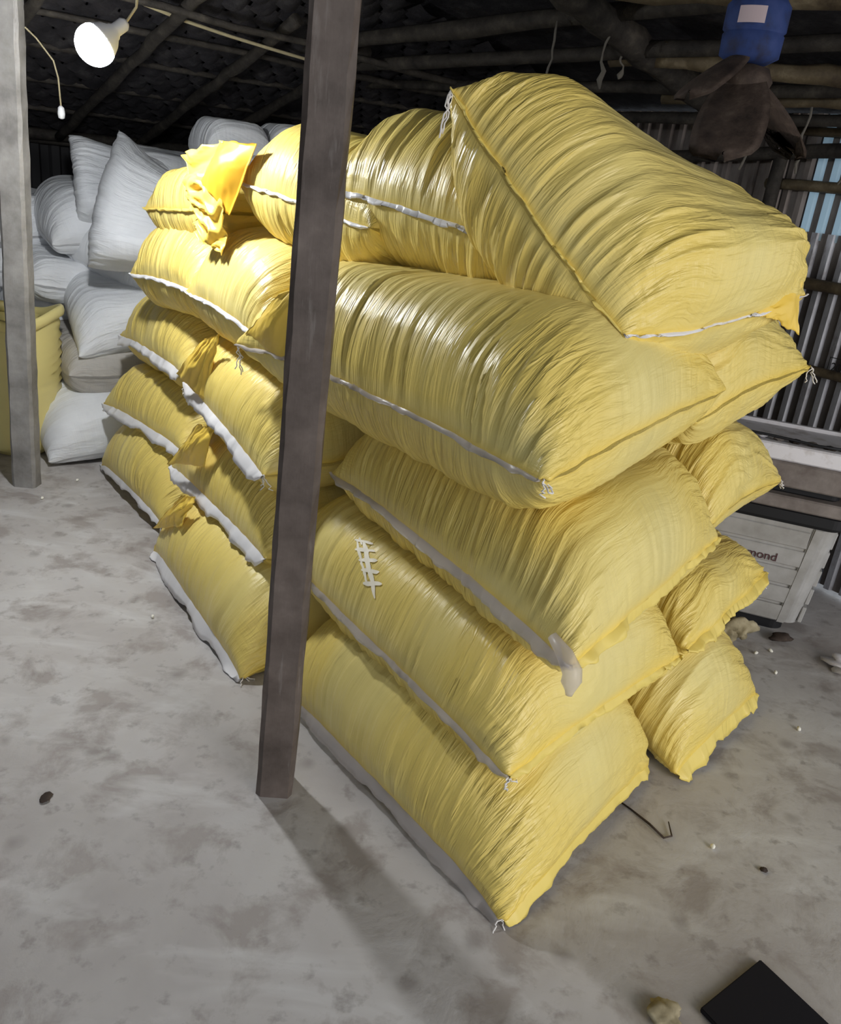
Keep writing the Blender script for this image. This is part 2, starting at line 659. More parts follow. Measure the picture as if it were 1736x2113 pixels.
    # the flat border ripples as one
    Q = Q + N * np.stack(disp)[..., None]
    rip = .006 * (vnoise(U * 30 + o[0], V * 30 + o[1], 13) - .5) * fold
    edge_w = np.exp(-np.minimum(np.minimum(U, la - U), np.minimum(V, lb - V)) / .02)
    Q = Q + nrm * (rip * edge_w)[None, ..., None]
    for sl in ((slice(None), 0), (slice(None), -1), (0, slice(None)), (-1, slice(None))):
        mm = (Q[(0,) + sl] + Q[(1,) + sl]) * .5
        Q[(0,) + sl] = mm
        Q[(1,) + sl] = mm
    if floor:
        Q[..., 2] = np.maximum(Q[..., 2], .004)
    # mesh
    org = Q.reshape(-1, 3).mean(0)
    org[2] = Q[..., 2].min()
    idx_t = np.arange(nu * nv).reshape(nu, nv)
    idx_b = np.full((nu, nv), -1)
    inner = np.zeros((nu, nv), bool)
    inner[1:-1, 1:-1] = True
    idx_b[~inner] = idx_t[~inner]
    idx_b[inner] = nu * nv + np.arange(inner.sum())
    co = np.concatenate([Q[0].reshape(-1, 3), Q[1][inner]]) - org
    uvs = np.stack([UU + o[0] * .37, V + o[1] * .37], -1)
    uv_v = np.concatenate([uvs.reshape(-1, 2), uvs[inner] + .37])

    def quads(ix, rev):
        q = np.stack([ix[:-1, :-1], ix[1:, :-1], ix[1:, 1:], ix[:-1, 1:]], -1).reshape(-1, 4)
        return q[:, ::-1] if rev else q
    good = np.dot(np.cross(FL - NL, NR - NL), nrm) > 0
    F = np.concatenate([quads(idx_t, not good), quads(idx_b, good)])
    me = bpy.data.meshes.new(name)
    me.vertices.add(len(co))
    me.vertices.foreach_set('co', co.ravel())
    me.loops.add(F.size)
    me.loops.foreach_set('vertex_index', F.ravel().astype(np.int32))
    me.polygons.add(len(F))
    me.polygons.foreach_set('loop_start', np.arange(0, F.size, 4, dtype=np.int32))
    me.polygons.foreach_set('use_smooth', np.ones(len(F), bool))
    me.update(calc_edges=True)
    ul = me.uv_layers.new(name='UVMap')
    ul.data.foreach_set('uv', uv_v[F.ravel()].ravel())
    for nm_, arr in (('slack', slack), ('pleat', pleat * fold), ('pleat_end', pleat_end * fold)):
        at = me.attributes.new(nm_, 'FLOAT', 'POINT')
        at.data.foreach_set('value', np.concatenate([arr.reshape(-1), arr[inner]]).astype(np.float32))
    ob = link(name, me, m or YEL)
    ob.location = org
    tag(ob, label, 'sack', group)

    # hem of the mouth: a strip of liner film along the stitched edge
    def strip(nm, edge, inside, width, material, droop=.8, lab=None, hang=None, span=(0, 1)):
        k0, k1 = int(span[0] * (len(edge) - 1)), int(span[1] * (len(edge) - 1))
        edge, inside = edge[k0:k1 + 1], inside[k0:k1 + 1]
        n = len(edge)
        out = edge - inside
        out /= (np.linalg.norm(out, axis=-1, keepdims=True) + 1e-9)
        x = np.linspace(0, la, n)
        wv = width * (.65 + .7 * vnoise(x * 9 + o[2], x * 0 + o[3], 21)) * np.clip(np.minimum(x, la - x) / .05, .25, 1)
        wob = (vnoise(x * 22 + o[4], x * 0, 23) - .5)
        dn = np.array([0, 0, -1.0])
        dirv = out * (1 - droop * .75) + dn * droop + np.outer(wob, nrm) * .35
        dirv /= np.linalg.norm(dirv, axis=-1, keepdims=True)
        r0 = edge - out * .004
        r1 = edge + dirv * (wv * .5)[:, None] + out * .006 + np.outer(vnoise(x * 35, x * 0 + 5, 25) - .5, out[n // 2]) * .008
        r2 = edge + dirv * wv[:, None] + np.outer(vnoise(x * 30, x * 0 + 9, 27) - .5, out[n // 2]) * .010
        rows = np.stack([r0, r1, r2])
        side = np.cross(np.gradient(edge, axis=0), dirv)
        side /= (np.linalg.norm(side, axis=-1, keepdims=True) + 1e-9)
        fr, bk = rows + side[None] * .0014, rows - side[None] * .0014
        if floor:
            fr[..., 2] = np.maximum(fr[..., 2], .006)
            bk[..., 2] = np.maximum(bk[..., 2], .003)
        allv = np.concatenate([fr.reshape(-1, 3), bk.reshape(-1, 3)]) - org
        FF = []
        for r in range(2):
            for i in range(n - 1):
                FF.append((r * n + i, r * n + i + 1, (r + 1) * n + i + 1, (r + 1) * n + i))
                q = 3 * n
                FF.append((q + r * n + i, q + (r + 1) * n + i, q + (r + 1) * n + i + 1, q + r * n + i + 1))
        for i in range(n - 1):
            FF.append((2 * n + i, 2 * n + i + 1, 5 * n + i + 1, 5 * n + i))
        s_ = pyobj(nm, allv, FF, material, ob, True)
        if lab:
            s_['label'] = lab
        return s_
    if tape:
        strip('hem_strip', Q[0][:, 0], .5 * (Q[0][:, 4] + Q[1][:, 4]), tape, tape_mat or TAPE, .75, 'whitish film hem along the stitched mouth')
    if side_tape:
        strip('side_hem', Q[0][0], .5 * (Q[0][4] + Q[1][4]), side_tape[0], side_tape[1], .5, 'crumpled edge of the end seam')
    for (k, ln, sd) in strings:
        rr = random.Random(sd)
        p = T[k].copy()
        for e in ears:
            if e[0] == k:
                p = p + E1 * e[1] + E2 * e[2] + np.array([0, 0, e[3]])
        Vv, Ff = [], []
        for q in range(3):
            pts = [p - org]
            drift = np.array([rr.uniform(-.02, .02), rr.uniform(-.02, .02), 0]) - E1 * .01
            L = ln * rr.uniform(.6, 1.1)
            for i in range(1, 9):
                pts.append(p - org + drift * i / 8 * 1.2 + np.array([rr.uniform(-.006, .006), rr.uniform(-.006, .006), -L * i / 8]))
            v_, f_ = tube_data(pts, .0017, 5)
            Ff += [tuple(i + len(Vv) for i in f) for f in f_]
            Vv += v_
        s_ = pyobj('stitch_thread', Vv, Ff, STRING, ob, True)
        s_['label'] = 'loose white thread ends at the corner'
    return ob, org, Q


# ---------------------------------------------------------------- the shell
def quad_sheet(name, fn, nu, nv, m, parent=None, thick=0.0):
    V = [fn(i / (nu - 1), j / (nv - 1)) for i in range(nu) for j in range(nv)]
    F = [(i * nv + j, (i + 1) * nv + j, (i + 1) * nv + j + 1, i * nv + j + 1) for i in range(nu - 1) for j in range(nv - 1)]
    return pyobj(name, V, F, m, parent)


bm = bmesh.new()
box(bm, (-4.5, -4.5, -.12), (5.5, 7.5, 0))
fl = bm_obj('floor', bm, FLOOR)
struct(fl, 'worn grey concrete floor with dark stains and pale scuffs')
SB, TR, TL = 4.75, 2.38, -3.6      # back wall, tin wall, added far left wall


def zroof(s, t):
    return min(1.86 + .2 * (2.35 - t), 1.5 + .27 * (4.7 - s))


# roof deck
def roof_fn(i, j):
    s = -2.4 + (SB + .3 + 2.4) * i
    t = TL + (TR + .25 - TL) * j
    return W(s, t, zroof(s, t) + .055)


ceil = quad_sheet('ceiling', roof_fn, 60, 50, TILE)
struct(ceil, 'soot-black underside of the tiled roof')
# overlapping tiles hung under the deck (the hip slope above the white sacks)
rs = random.Random(9)
TV, TF = [], []
NS, NT = 26, 34
for i in range(NS):
    for j in range(NT):
        s0, t0 = 2.3 + i * .095, -1.9 + j * .125 + (.06 if i % 2 else 0)
        a = rs.uniform(-.04, .04)
        base_i = len(TV)
        for k in range(5):
            f = k / 4
            tt = t0 + .115 * f
            cz = .022 * math.sin(math.pi * f)
            for e in (0, 1):
                ss = s0 + .125 * e
                TV.append(W(ss + a * (f - .5) * .4, tt, zroof(ss, tt) + .028 - cz - .018 * e + rs.uniform(-.004, .004)))
        for k in range(4):
            b = base_i + 2 * k
            TF.append((b, b + 1, b + 3, b + 2))
tl_ = pyobj('roof_tiles', TV, TF, TILE, ceil, True)
tl_['kind'] = 'stuff'

# back wall: dark tin with ribs
def corr(name, p0, p1, z0, z1, pitch, depth, nrm, m, parent, thick=.002, duty=.5, valley=None):
    p0, p1 = np.asarray(p0), np.asarray(p1)
    L = np.linalg.norm(p1 - p0)
    d = (p1 - p0) / L
    xs, ys = [], []
    x = 0.0
    while x < L - 1e-6:
        for fx, fy in ((0, 0), (.12, 1), (duty, 1), (duty + .12, 0)):
            xx = x + fx * pitch
            if xx <= L:
                xs.append(xx); ys.append(fy * depth)
        x += pitch
    xs.append(L); ys.append(0)
    V, F = [], []
    for off in (0, thick):
        for z in (z0, z1):
            for xx, yy in zip(xs, ys):
                p = p0 + d * xx + nrm * (yy + off)
                V.append((p[0], p[1], z))
    n = len(xs)
    for i in range(n - 1):
        F.append((i, i + 1, n + i + 1, n + i))
        F.append((2 * n + i, 3 * n + i, 3 * n + i + 1, 2 * n + i + 1))
    o = pyobj(name, V, F, m, parent)
    if valley is not None:
        o.data.materials.append(valley)
        for k, p_ in enumerate(o.data.polygons):
            if (k // 2) % 4 == 3:
                p_.material_index = 1  # valley faces take the darker brown tin
    return o


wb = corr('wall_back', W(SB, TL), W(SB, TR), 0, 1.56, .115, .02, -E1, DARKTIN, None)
struct(wb, 'dark tin back wall behind the white sacks')
rng = random.Random(2)
tube('rail', line(W(SB - .05, TL, 1.43), W(SB - .05, TR, 1.46), 14, 0, rng, .006), .022, BAMB, wb)
wl = quad_sheet('wall_left_added', lambda i, j: W(-2.4 + (SB + 2.4) * i, TL, 2.0 * j), 8, 3, DARKTIN)  # unseen wall added to keep sky light out on the left
struct(wl, 'added dark side wall far to the left, keeping sky light out')

# tin wall on the right
wr = empty('wall_right', tuple(W(1.2, TR)))
struct(wr, 'ribbed tin sheet wall with bamboo rails behind the crate')
wri = Matrix.Identity(4)


def unparent_shift(o, parent):
    """parents keep the mesh where it is in the world"""
    o.matrix_parent_inverse = Matrix.Translation(parent.location).inverted() if parent.rotation_euler.z == 0 else (
        Matrix.Translation(parent.location) @ Matrix.Rotation(parent.rotation_euler.z, 4, 'Z')).inverted()
    return o


for (sa, sb, z0, z1, mm, off) in ((-.35, .62, .02, 1.90, TIN, 0), (.58, 1.36, .02, 1.45, TIN, .012), (.50, 1.22, 1.42, 1.90, PVC, .02), (1.19, 1.36, 1.42, 1.9, TIND, .004), (1.30, 2.2, .02, 1.9, TIND, 0.0), (2.15, 3.1, .02, 1.9, TIND, .01), (3.05, SB, .02, 1.9, DARKTIN, 0)):
    s_ = corr('tin_sheet', W(sa, TR + off), W(sb, TR + off), z0, z1, .072, .016, -E2, mm, wr, duty=.46, valley=TIND)
    unparent_shift(s_, wr)
    if mm is PVC:
        s_['label'] = 'translucent pale sheet that lets daylight through'
for z, ra, sa, sb in ((1.615, .022, -.3, 1.36), (1.245, .024, -.3, 1.9), (.905, .020, -.3, 1.9), (1.82, .018, -.3, 1.3)):
    s_ = tube('rail', line(W(sa, TR - .045, z), W(sb, TR - .045, z + .01), 12, 0, rng, .004), ra, BAMBL, wr, 8)
    unparent_shift(s_, wr)
s_ = tube('upright', line(W(1.33, TR - .07, .0), W(1.30, TR - .07, 1.84), 10, 0, rng, .006), .03, BAMB, wr, 8)
unparent_shift(s_, wr)


def text(name, body, size, m, loc, xdir, updir, parent=None, ext=.0006):
    cu = bpy.data.curves.new(name, 'FONT')
    cu.body = body
    cu.size = size
    cu.extrude = ext
    cu.align_x = 'LEFT'
    tmp = bpy.data.objects.new(name, cu)
    me = bpy.data.meshes.new_from_object(tmp)
    bpy.data.objects.remove(tmp)
    o = link(name, me, m)
    x = Vector(xdir).normalized()
    z = x.cross(Vector(updir)).normalized()
    y = z.cross(x)
    mt = Matrix((x, y, z)).transposed().to_4x4()
    mt.translation = Vector(loc)
    if parent is not None:
        o.parent = parent
        unparent_shift(o, parent)
    o.matrix_basis = mt
    return o


text('printed_text', '20M', .05, INKB, W(.868, TR - .022, .925), -E1, (0, 0, 1), wr)
bm = bmesh.new()
for (x0, x1, y0, y1) in ((0, .16, 0, .003), (0, .16, .062, .065), (0, .003, 0, .065)):
    V8 = []
    mtx = Matrix((( -E1[0], E2[0], 0, 0), (-E1[1], E2[1], 0, 0), (0, 0, 1, 0), (0, 0, 0, 1)))
    mtx = Matrix.Translation(Vector(W(.88, TR - .024, .915))) @ mtx
    box(bm, (x0, 0, y0), (x1, .001, y1), mtx)
unparent_shift(bm_obj('printed_frame', bm, INKB, wr), wr)


# ---------------------------------------------------------------- posts
def post(name, foot, head, wx, wy, rz, m, label, seed):
    rr = random.Random(seed)
    bm = bmesh.new()
    foot, head = np.asarray(foot), np.asarray(head)
    nseg = 30
    rings = []
    ch = .012
    prof = [(-wx, -wy + ch), (-wx + ch, -wy), (wx - ch, -wy), (wx, -wy + ch), (wx, wy - ch), (wx - ch, wy), (-wx + ch, wy), (-wx, wy - ch)]
    for i in range(nseg + 1):
        f = i / nseg
        p = (head - foot) * f
        ring = []
        for (x, y) in prof:
            x += rr.uniform(-.0022, .0022); y += rr.uniform(-.0022, .0022)
            ring.append(bm.verts.new((p[0] + x * math.cos(rz) - y * math.sin(rz), p[1] + x * math.sin(rz) + y * math.cos(rz), p[2])))
        rings.append(ring)
    for a, b in zip(rings, rings[1:]):
        for k in range(8):
            bm.faces.new((a[k], a[(k + 1) % 8], b[(k + 1) % 8], b[k]))
    bm.faces.new(rings[0][::-1])
    bm.faces.new(rings[-1])
    o = bm_obj(name, bm, m)
    o.location = foot
    tag(o, label, 'post')
    return o


post('post', (-.292, 1.725, 0), (-.245, 1.725, 2.36), .046, .046, .10, POST, 'dark brown square post standing in front of the yellow stack', 3)
post('post', (-1.80, 3.50, 0), (-1.739, 3.50, 1.985), .052, .04, .05, POST2, 'pale grey square post in front of the upright yellow sack', 5)

# ---------------------------------------------------------------- the yellow stack
BR = (230, 130)      # near sacks
MR = (150, 90)
GN, GR, GT = 'sacks in the stitched front row of the stack', 'sacks in the second row of the stack', 'sacks thrown on top of the stack'
# layer 1
sack('yellow sack on the floor at the near corner of the stack', [(-.02, -.03, .02), (.98, -.07, .02), (.17, .66, .04), (1.08, .70, .03)],
     ht=.30, hb=.015, seam_z=0, seed=1, res=BR, tape=.042, tape_mat=FILM, side_tape=(.03, TAPEY), floor=True, group=GN, strings=((0, .03, 1),))
sack('yellow sack on the floor just left of the dark post', [(1.07, -.15, .02), (2.03, -.10, .02), (1.12, .66, .03), (2.05, .68, .03)],
     ht=.30, hb=.015, seam_z=0, seed=1, res=MR, tape=.05, floor=True, group=GN, flip=True, strings=((0, .03, 2),))
sack('yellow sack on the floor at the far end of the front row', [(2.18, -.02, .05), (3.02, -.03, .03), (2.15, .66, .05), (3.0, .66, .04)],
     ht=.30, hb=.015, seam_z=0, seed=2, res=MR, tape=.03, floor=True, group=GN, strings=((0, .04, 3),))
sack('yellow sack on the floor at the right end of the second row', [(.10, .71, .03), (1.05, .78, .04), (.22, 1.27, .05), (1.08, 1.40, .04)],
     ht=.30, hb=.015, seam_z=0, seed=3, res=BR, side_tape=(.04, TAPEY), floor=True, taper=.5, group=GR)
# layer 2
L2N = sack('yellow sack, second layer at the near corner, with a comb-shaped sun patch painted in cream', [(.05, -.01, .34), (1.21, .01, .36), (.20, .75, .35), (1.25, .78, .36)],
     ht=.22, hb=.09, seam_z=0, seed=4, res=BR, tape=.018, tape_mat=FILM, side_tape=(.015, TAPEY), group=GN, strings=((0, .02, 4),))
sack('yellow sack with bright white hem, second layer, left of the dark post', [(1.20, -.03, .34), (2.10, -.01, .34), (1.2, .72, .35), (2.1, .75, .35)],
     ht=.22, hb=.09, seam_z=0, seed=4, res=MR, tape=.048, group=GN, flip=True, strings=((1, .04, 5),))
sack('small yellow sack with frayed tip, second layer at the far end', [(2.18, .06, .37), (3.02, -.01, .34), (2.2, .75, .36), (3.0, .75, .35)],
     ht=.22, hb=.09, seam_z=0, seed=5, res=MR, tape=.04, group=GN, strings=((1, .05, 6),))
sack('yellow sack, second layer of the second row, lying against the grey crate', [(.22, .80, .34), (1.1, .85, .36), (.36, 1.37, .41), (1.15, 1.5, .38)],
     ht=.145, hb=.08, seam_z=0, seed=6, res=BR, side_tape=(.03, TAPEY), taper=.5, group=GR, strings=((2, .05, 7),))
# layer 3
sack('yellow sack with long grey film hem, third layer at the near corner', [(-.03, .02, .655), (1.02, .08, .68), (.25, .86, .67), (1.12, .86, .68)],
     ht=.23, hb=.10, seam_z=0, seed=7, res=BR, tape=.024, tape_mat=FILM, side_tape=(.02, TAPEY), group=GN)
sack('yellow sack with crinkled white hem and folded ear, third layer left of the dark post', [(1.13, -.08, .65), (2.12, .05, .67), (1.15, .75, .68), (2.1, .8, .68)],
     ht=.23, hb=.11, seam_z=0, seed=7, res=MR, tape=.045, group=GN, flip=True, strings=((0, .06, 8), (1, .08, 9)))
sack('yellow sack with broad white hem, third layer at the far end', [(2.17, .06, .69), (3.03, .08, .66), (2.2, .8, .68), (3.05, .8, .68)],
     ht=.22, hb=.10, seam_z=0, seed=5, res=MR, tape=.042, group=GN)
sack('yellow sack with pointed tip, third layer of the second row above the crate', [(.3, .88, .68), (1.15, .9, .69), (.42, 1.34, .727), (1.15, 1.6, .7)],
     ht=.23, hb=.07, seam_z=0, seed=8, res=BR, taper=.5, group=GR, strings=((2, .03, 10),), ears=((2, -.01, .05, -.01, .3),))
# layer 4
sack('big wrinkled yellow sack, fourth layer at the near corner', [(.06, -.05, 1.02), (1.30, -.03, 1.0), (.27, .735, 1.09), (1.35, .78, 1.05)],
     ht=.25, hb=.15, seam_z=0, seed=9, res=BR, taper=.25, tape=.012, tape_mat=FILM, group=GN, ears=((1, .07, -.03, -.02, .25),), strings=((0, .035, 11), (1, .10, 12)))
sack('yellow sack with thin white hem, fourth layer left of the dark post', [(1.36, -.02, 1.01), (2.05, .03, 1.02), (1.35, .78, 1.05), (2.05, .8, 1.05)],
     ht=.24, hb=.13, seam_z=0, seed=10, res=MR, tape=.013, group=GN)
sack('small yellow sack with orange tip, fourth layer at the far end', [(2.02, .04, 1.03), (2.60, .0, 1.0), (2.0, .8, 1.05), (2.75, .75, 1.05)],
     ht=.22, hb=.13, seam_z=0, seed=11, res=MR, tape=.016, group=GN)
sack('yellow sack with white knotted tip, fourth layer of the second row before the tin wall', [(.3, .70, 1.0), (1.2, .80, 1.05), (.36, 1.215, 1.115), (1.2, 1.5, 1.08)],
     ht=.27, hb=.14, seam_z=0, seed=12, res=BR, taper=.5, group=GR, strings=((2, .05, 13),), ears=((2, -.01, .05, -.01, .3),))
# top
sack('largest yellow sack, tilted on top of the stack at the right', [(.20, .26, 1.243), (.60, .05, 1.666), (.22, .91, 1.33), (.69, .73, 1.43)],
     ht=.18, hb=.22, seam_z=0, seed=13, res=(230, 150), group=GT, tape=.006, tape_mat=TAPEY, side_tape=(.006, TAPE), strings=((1, .09, 14),))
sack('glossy yellow sack on top of the stack, just right of the dark post', [(.52, .22, 1.38), (1.18, .10, 1.45), (.7, .9, 1.42), (1.3, .8, 1.45)],
     ht=.23, hb=.17, seam_z=0, seed=14, res=BR, group=GT, tape=.012)
sack('yellow sack with ruffled orange end on top of the stack, left of the dark post', [(.98, .12, 1.36), (1.72, .08, 1.42), (1.0, .8, 1.36), (1.75, .75, 1.40)],
     ht=.20, hb=.15, seam_z=0, seed=15, res=MR, group=GT, tape=.012)
sack('pale yellow sack at the far left end of the top layer', [(1.95, .10, 1.31), (2.56, .05, 1.26), (1.95, .65, 1.32), (2.6, .6, 1.30)],
     ht=.14, hb=.12, seam_z=0, seed=16, res=MR, group=GT, tape=.010, tape_mat=TAPEY)

# ---------------------------------------------------------------- the white sacks behind
GWH = 'white sacks heaped behind the stack'


def white(label, tips, m=WHT, ht=.16, hb=.14, seed=20, fold=.75, **k):
    return sack(label, tips, ht=ht, hb=hb, seed=seed, m=m, group=GWH, res=(110, 80), fold=fold, **k)


white('white sack on the floor, lowest of the white heap', [(3.12, -.25, .03), (3.75, -.22, .10), (3.1, .5, .05), (3.8, .5, .06)], ht=.30, hb=.02, seed=20, floor=True)
white('white sack coloured grey for shade, second from the floor in the white heap', [(3.2, -.12, .43), (3.85, -.14, .44), (3.2, .6, .42), (3.9, .6, .44)], m=GRY, seed=21, ht=.14, hb=.13)
white('smooth white sack with pointed near corner, third up in the white heap', [(3.2, -.07, .52), (3.9, .02, .76), (3.15, .7, .66), (3.9, .7, .80)], seed=22, ht=.19, hb=.05)
white('white sack draped aslant with a dark fold, behind the fourth yellow layer', [(3.2, .36, .74), (3.72, .0, .945), (3.2, .95, .85), (3.9, .75, 1.05)], seed=23, ht=.19, hb=.06)
white('plump white sack at mid height left of the upright one', [(3.6, -.07, .985), (4.2, -.05, 1.05), (3.6, .55, 1.02), (4.2, .5, 1.08)], seed=24, ht=.24, hb=.06)
white('white sack partly hidden by the pale post, beside the plump one', [(3.95, -.25, .97), (4.45, -.25, 1.0), (3.95, .15, .99), (4.45, .15, 1.0)], seed=25, ht=.2, hb=.08)
white('tall white sack standing on its corner, tip pointing up', [(3.24, .0, .93), (3.5, .235, 1.49), (3.02, .50, .96), (3.25, .66, 1.22)], seed=26, ht=.24, hb=.18, lift=(-.8, -.5, .3), ears=((1, .0, .0, .05, .22),))
white('white sack with pointed ear behind the tall upright one', [(3.6, .06, 1.10), (3.8, .095, 1.45), (3.6, .6, 1.12), (3.9, .70, 1.36)], seed=27, ht=.16, hb=.12, lift=(-.8, -.4, .4), ears=((1, .0, -.02, .04, .2),))
white('white sack peeking over the shoulder of the tall upright one', [(3.75, .35, 1.30), (4.1, .35, 1.34), (3.7, 1.0, 1.25), (4.1, 1.0, 1.3)], seed=28, ht=.16, hb=.1)
white('white sack, left of two far back above the orange ruffle', [(3.2, .58, 1.50), (3.6, .62, 1.52), (3.2, .90, 1.50), (3.6, .94, 1.52)], seed=29, ht=.13, hb=.12)
white('white sack, right of two far back beside the dark post', [(3.2, .92, 1.51), (3.6, .95, 1.53), (3.2, 1.4, 1.51), (3.6, 1.4, 1.53)], seed=30, ht=.14, hb=.12)
white('small crumpled white sack in shade below the plump one', [(3.6, -.18, .80), (4.1, -.18, .84), (3.6, .3, .74), (4.1, .3, .82)], seed=31, ht=.12, hb=.1)
white('shaded white sack at the back edge of the heap behind the pale post', [(4.0, -.3, .80), (4.5, -.3, .82), (4.0, .1, .80), (4.5, .1, .82)], seed=32, ht=.14, hb=.1)
white('grey shaded white sack behind the upright yellow one', [(3.8, -.25, .55), (4.3, -.25, .58), (3.8, .2, .56), (4.3, .2, .58)], seed=33, ht=.14, hb=.12)

# ---------------------------------------------------------------- open upright sack at the far left
def open_sack():
    V, F = [], []
    n, rows = 48, 34
    rr = random.Random(8)
    for i in range(rows):
        f = i / (rows - 1)
        z = .68 * f
        r = .15 + .06 * min(1, f * 1.6) ** .6
        if f < .06:
            r = .12 + .03 * f / .06
        for k in range(n):
            th = 2 * math.pi * k / n
            wr_ = .0075 * math.sin(f * 95 + 2.2 * math.sin(th * 2) + 1.3 * math.sin(th * 3 + f * 9)) * (f > .03)
            rad = r * (1 + .05 * math.cos(2 * th + .4)) + wr_ + rr.uniform(-.0012, .0012)
            V.append((rad * math.cos(th), rad * math.sin(th), max(0.003, z + .02 * math.sin(th * 2 + 1) * f)))
    for i in range(rows - 1):
        for k in range(n):
            F.append((i * n + k, i * n + (k + 1) % n, (i + 1) * n + (k + 1) % n, (i + 1) * n + k))
    F.append(tuple(range(n))[::-1])
    o = pyobj('open_sack', V, F, YEL, None, True)
    sm = o.modifiers.new('wall', 'SOLIDIFY')
    sm.thickness = .004
    o.location = (-2.05, 3.95, 0)
    tag(o, 'open yellow sack standing upright behind the pale post', 'sack')
    # rolled rim
    pts = []
    Vr, Fr = [], []
    nn = 64
    for k in range(nn):
        th = 2 * math.pi * k / nn
        rad = .214 * (1 + .05 * math.cos(2 * th + .4)) + .006 * math.sin(5 * th)
        zc = .68 + .02 * math.sin(th * 2 + 1) + .012 * math.sin(3 * th + 1)
        for q in range(8):
            ph = 2 * math.pi * q / 8
            rr_ = rad + .016 * math.cos(ph)
            Vr.append((rr_ * math.cos(th), rr_ * math.sin(th), zc + .028 * math.sin(ph)))
    for k in range(nn):
        for q in range(8):
            Fr.append((k * 8 + q, ((k + 1) % nn) * 8 + q, ((k + 1) % nn) * 8 + (q + 1) % 8, k * 8 + (q + 1) % 8))
    pyobj('rolled_rim', Vr, Fr, YEL, o, True)
    return o


open_sack()

# ---------------------------------------------------------------- bulb
bl = empty('light_bulb', (-1.10, 2.72, 1.745))
tag(bl, 'glaring white bulb hanging under the roof at upper left', 'bulb')
# an opaque cone carries the lit dome; the lamp hangs askew with its dome towards the open floor
AX = Vector(-E2 * .78 - E1 * .06 + np.array([0, 0, -.62])).normalized()
LQ = (-AX).to_track_quat('Z', 'Y')
prof = []
for k in range(12):
    th = math.radians(112) * k / 11
    prof.append((max(.0008, .058 * math.sin(th)), -.054 * math.cos(th)))
gb = lathe('lit_dome', prof, BULB, bl)
nk = lathe('opaque_body', [(.0538, .0200), (.052, .026), (.040, .050), (.026, .066), (.024, .072), (.019, .078), (.019, .11), (.012, .12)], WHITEP, bl, 24)
for q in (gb, nk):
    q.rotation_mode = 'QUATERNION'
    q.rotation_quaternion = LQ
tube('flex', [np.array(-AX) * .118, np.array(-AX) * .16 + np.array([0, 0, .02]), np.array(-AX) * .18 + np.array([0, 0, .12]), np.array(-AX) * .18 + np.array([0, 0, .40])], .004, CABLE, bl)


# ---------------------------------------------------------------- limp ears, ruffles and film tails of the sacks
def child_of(o, parent):
    o.parent = parent
    return unparent_shift(o, parent)


def by_label(t):
    return next(o for o in COL.objects if str(o.get('label', '')).startswith(t))


def flap(name, parent, pts, m, seed, bulge=.02, pleat=.004, freq=26, n=26, label=None, side=(-.4, -.9, .1)):
    """a limp piece of cloth spanned by four room points (a-b upper edge, d-c lower edge)"""
    a, b, c, d = [W(*p) for p in pts]
    u = np.linspace(0, 1, n)[:, None, None]
    v = np.linspace(0, 1, n)[None, :, None]
    P = a * (1 - u) * (1 - v) + b * u * (1 - v) + c * u * v + d * (1 - u) * v
    nr = E1 * side[0] + E2 * side[1] + np.array([0, 0, side[2]])
    nr /= np.linalg.norm(nr)
    U, V = u[..., 0] + 0 * v[..., 0], v[..., 0] + 0 * u[..., 0]
    h = bulge * np.sin(np.pi * U) * np.sin(np.pi * V) + pleat * (1 - abs(2 * vnoise(U * freq + 3 * vnoise(U * 3, V * 4, seed), V * 2.5 + seed, seed + 1) - 1)) \
        + .012 * (vnoise(U * 3, V * 3, seed + 2) - .5)
    P = P + nr * h[..., None]
    edge = .008 * (vnoise(U * 9, V * 9, seed + 3) - .5)
    P = P + np.array([0, 0, 1.0]) * edge[..., None]
    q = n * n
    verts = np.concatenate([P.reshape(-1, 3), (P - nr * .003).reshape(-1, 3)])
    F = []
    ix = lambda i, j, o=0: o + i * n + j
    for i in range(n - 1):
        for j in range(n - 1):
            F.append((ix(i, j), ix(i + 1, j), ix(i + 1, j + 1), ix(i, j + 1)))
            F.append((ix(i, j, q), ix(i, j + 1, q), ix(i + 1, j + 1, q), ix(i + 1, j, q)))
    for i in range(n - 1):
        for (A_, B_) in (((i, 0), (i + 1, 0)), ((i, n - 1), (i + 1, n - 1)), ((0, i), (0, i + 1)), ((n - 1, i), (n - 1, i + 1))):
            F.append((ix(*A_), ix(*B_), ix(*B_, q), ix(*A_, q)))
    o = pyobj(name, verts, F, m, None, True)
    me = o.data
    child_of(o, parent)
    if label:
        o['label'] = label
    return o


p = by_label('big wrinkled yellow sack, fourth')
flap('corner_ear', p, [(1.04, -.02, 1.19), (1.115, -.06, 1.165), (1.325, -.06, 1.02), (1.09, -.05, .985)], EARY, 41, .03, .004, label='orange folded corner ear')
p = by_label('yellow sack with crinkled white hem')
flap('corner_ear', p, [(1.72, .03, .93), (1.79, -.0, .90), (2.03, -.01, .72), (1.78, .0, .69)], EARY, 43, .03, .01, 14, label='yellow folded corner ear')
p = by_label('yellow sack with bright white hem, second')
flap('corner_ear', p, [(1.66, -.01, .62), (1.74, -.04, .62), (2.0, -.05, .385), (1.71, -.03, .47)], EARY, 45, .03, .01, 12, label='yellow folded corner ear')
p = by_label('yellow sack on the floor just left')
flap('corner_ear', p, [(1.70, -.06, .36), (1.76, -.09, .35), (2.03, -.10, .11), (1.72, -.1, .25)], EARY, 47, .03, .012, 12, label='yellow folded corner ear')
p = by_label('largest yellow sack')
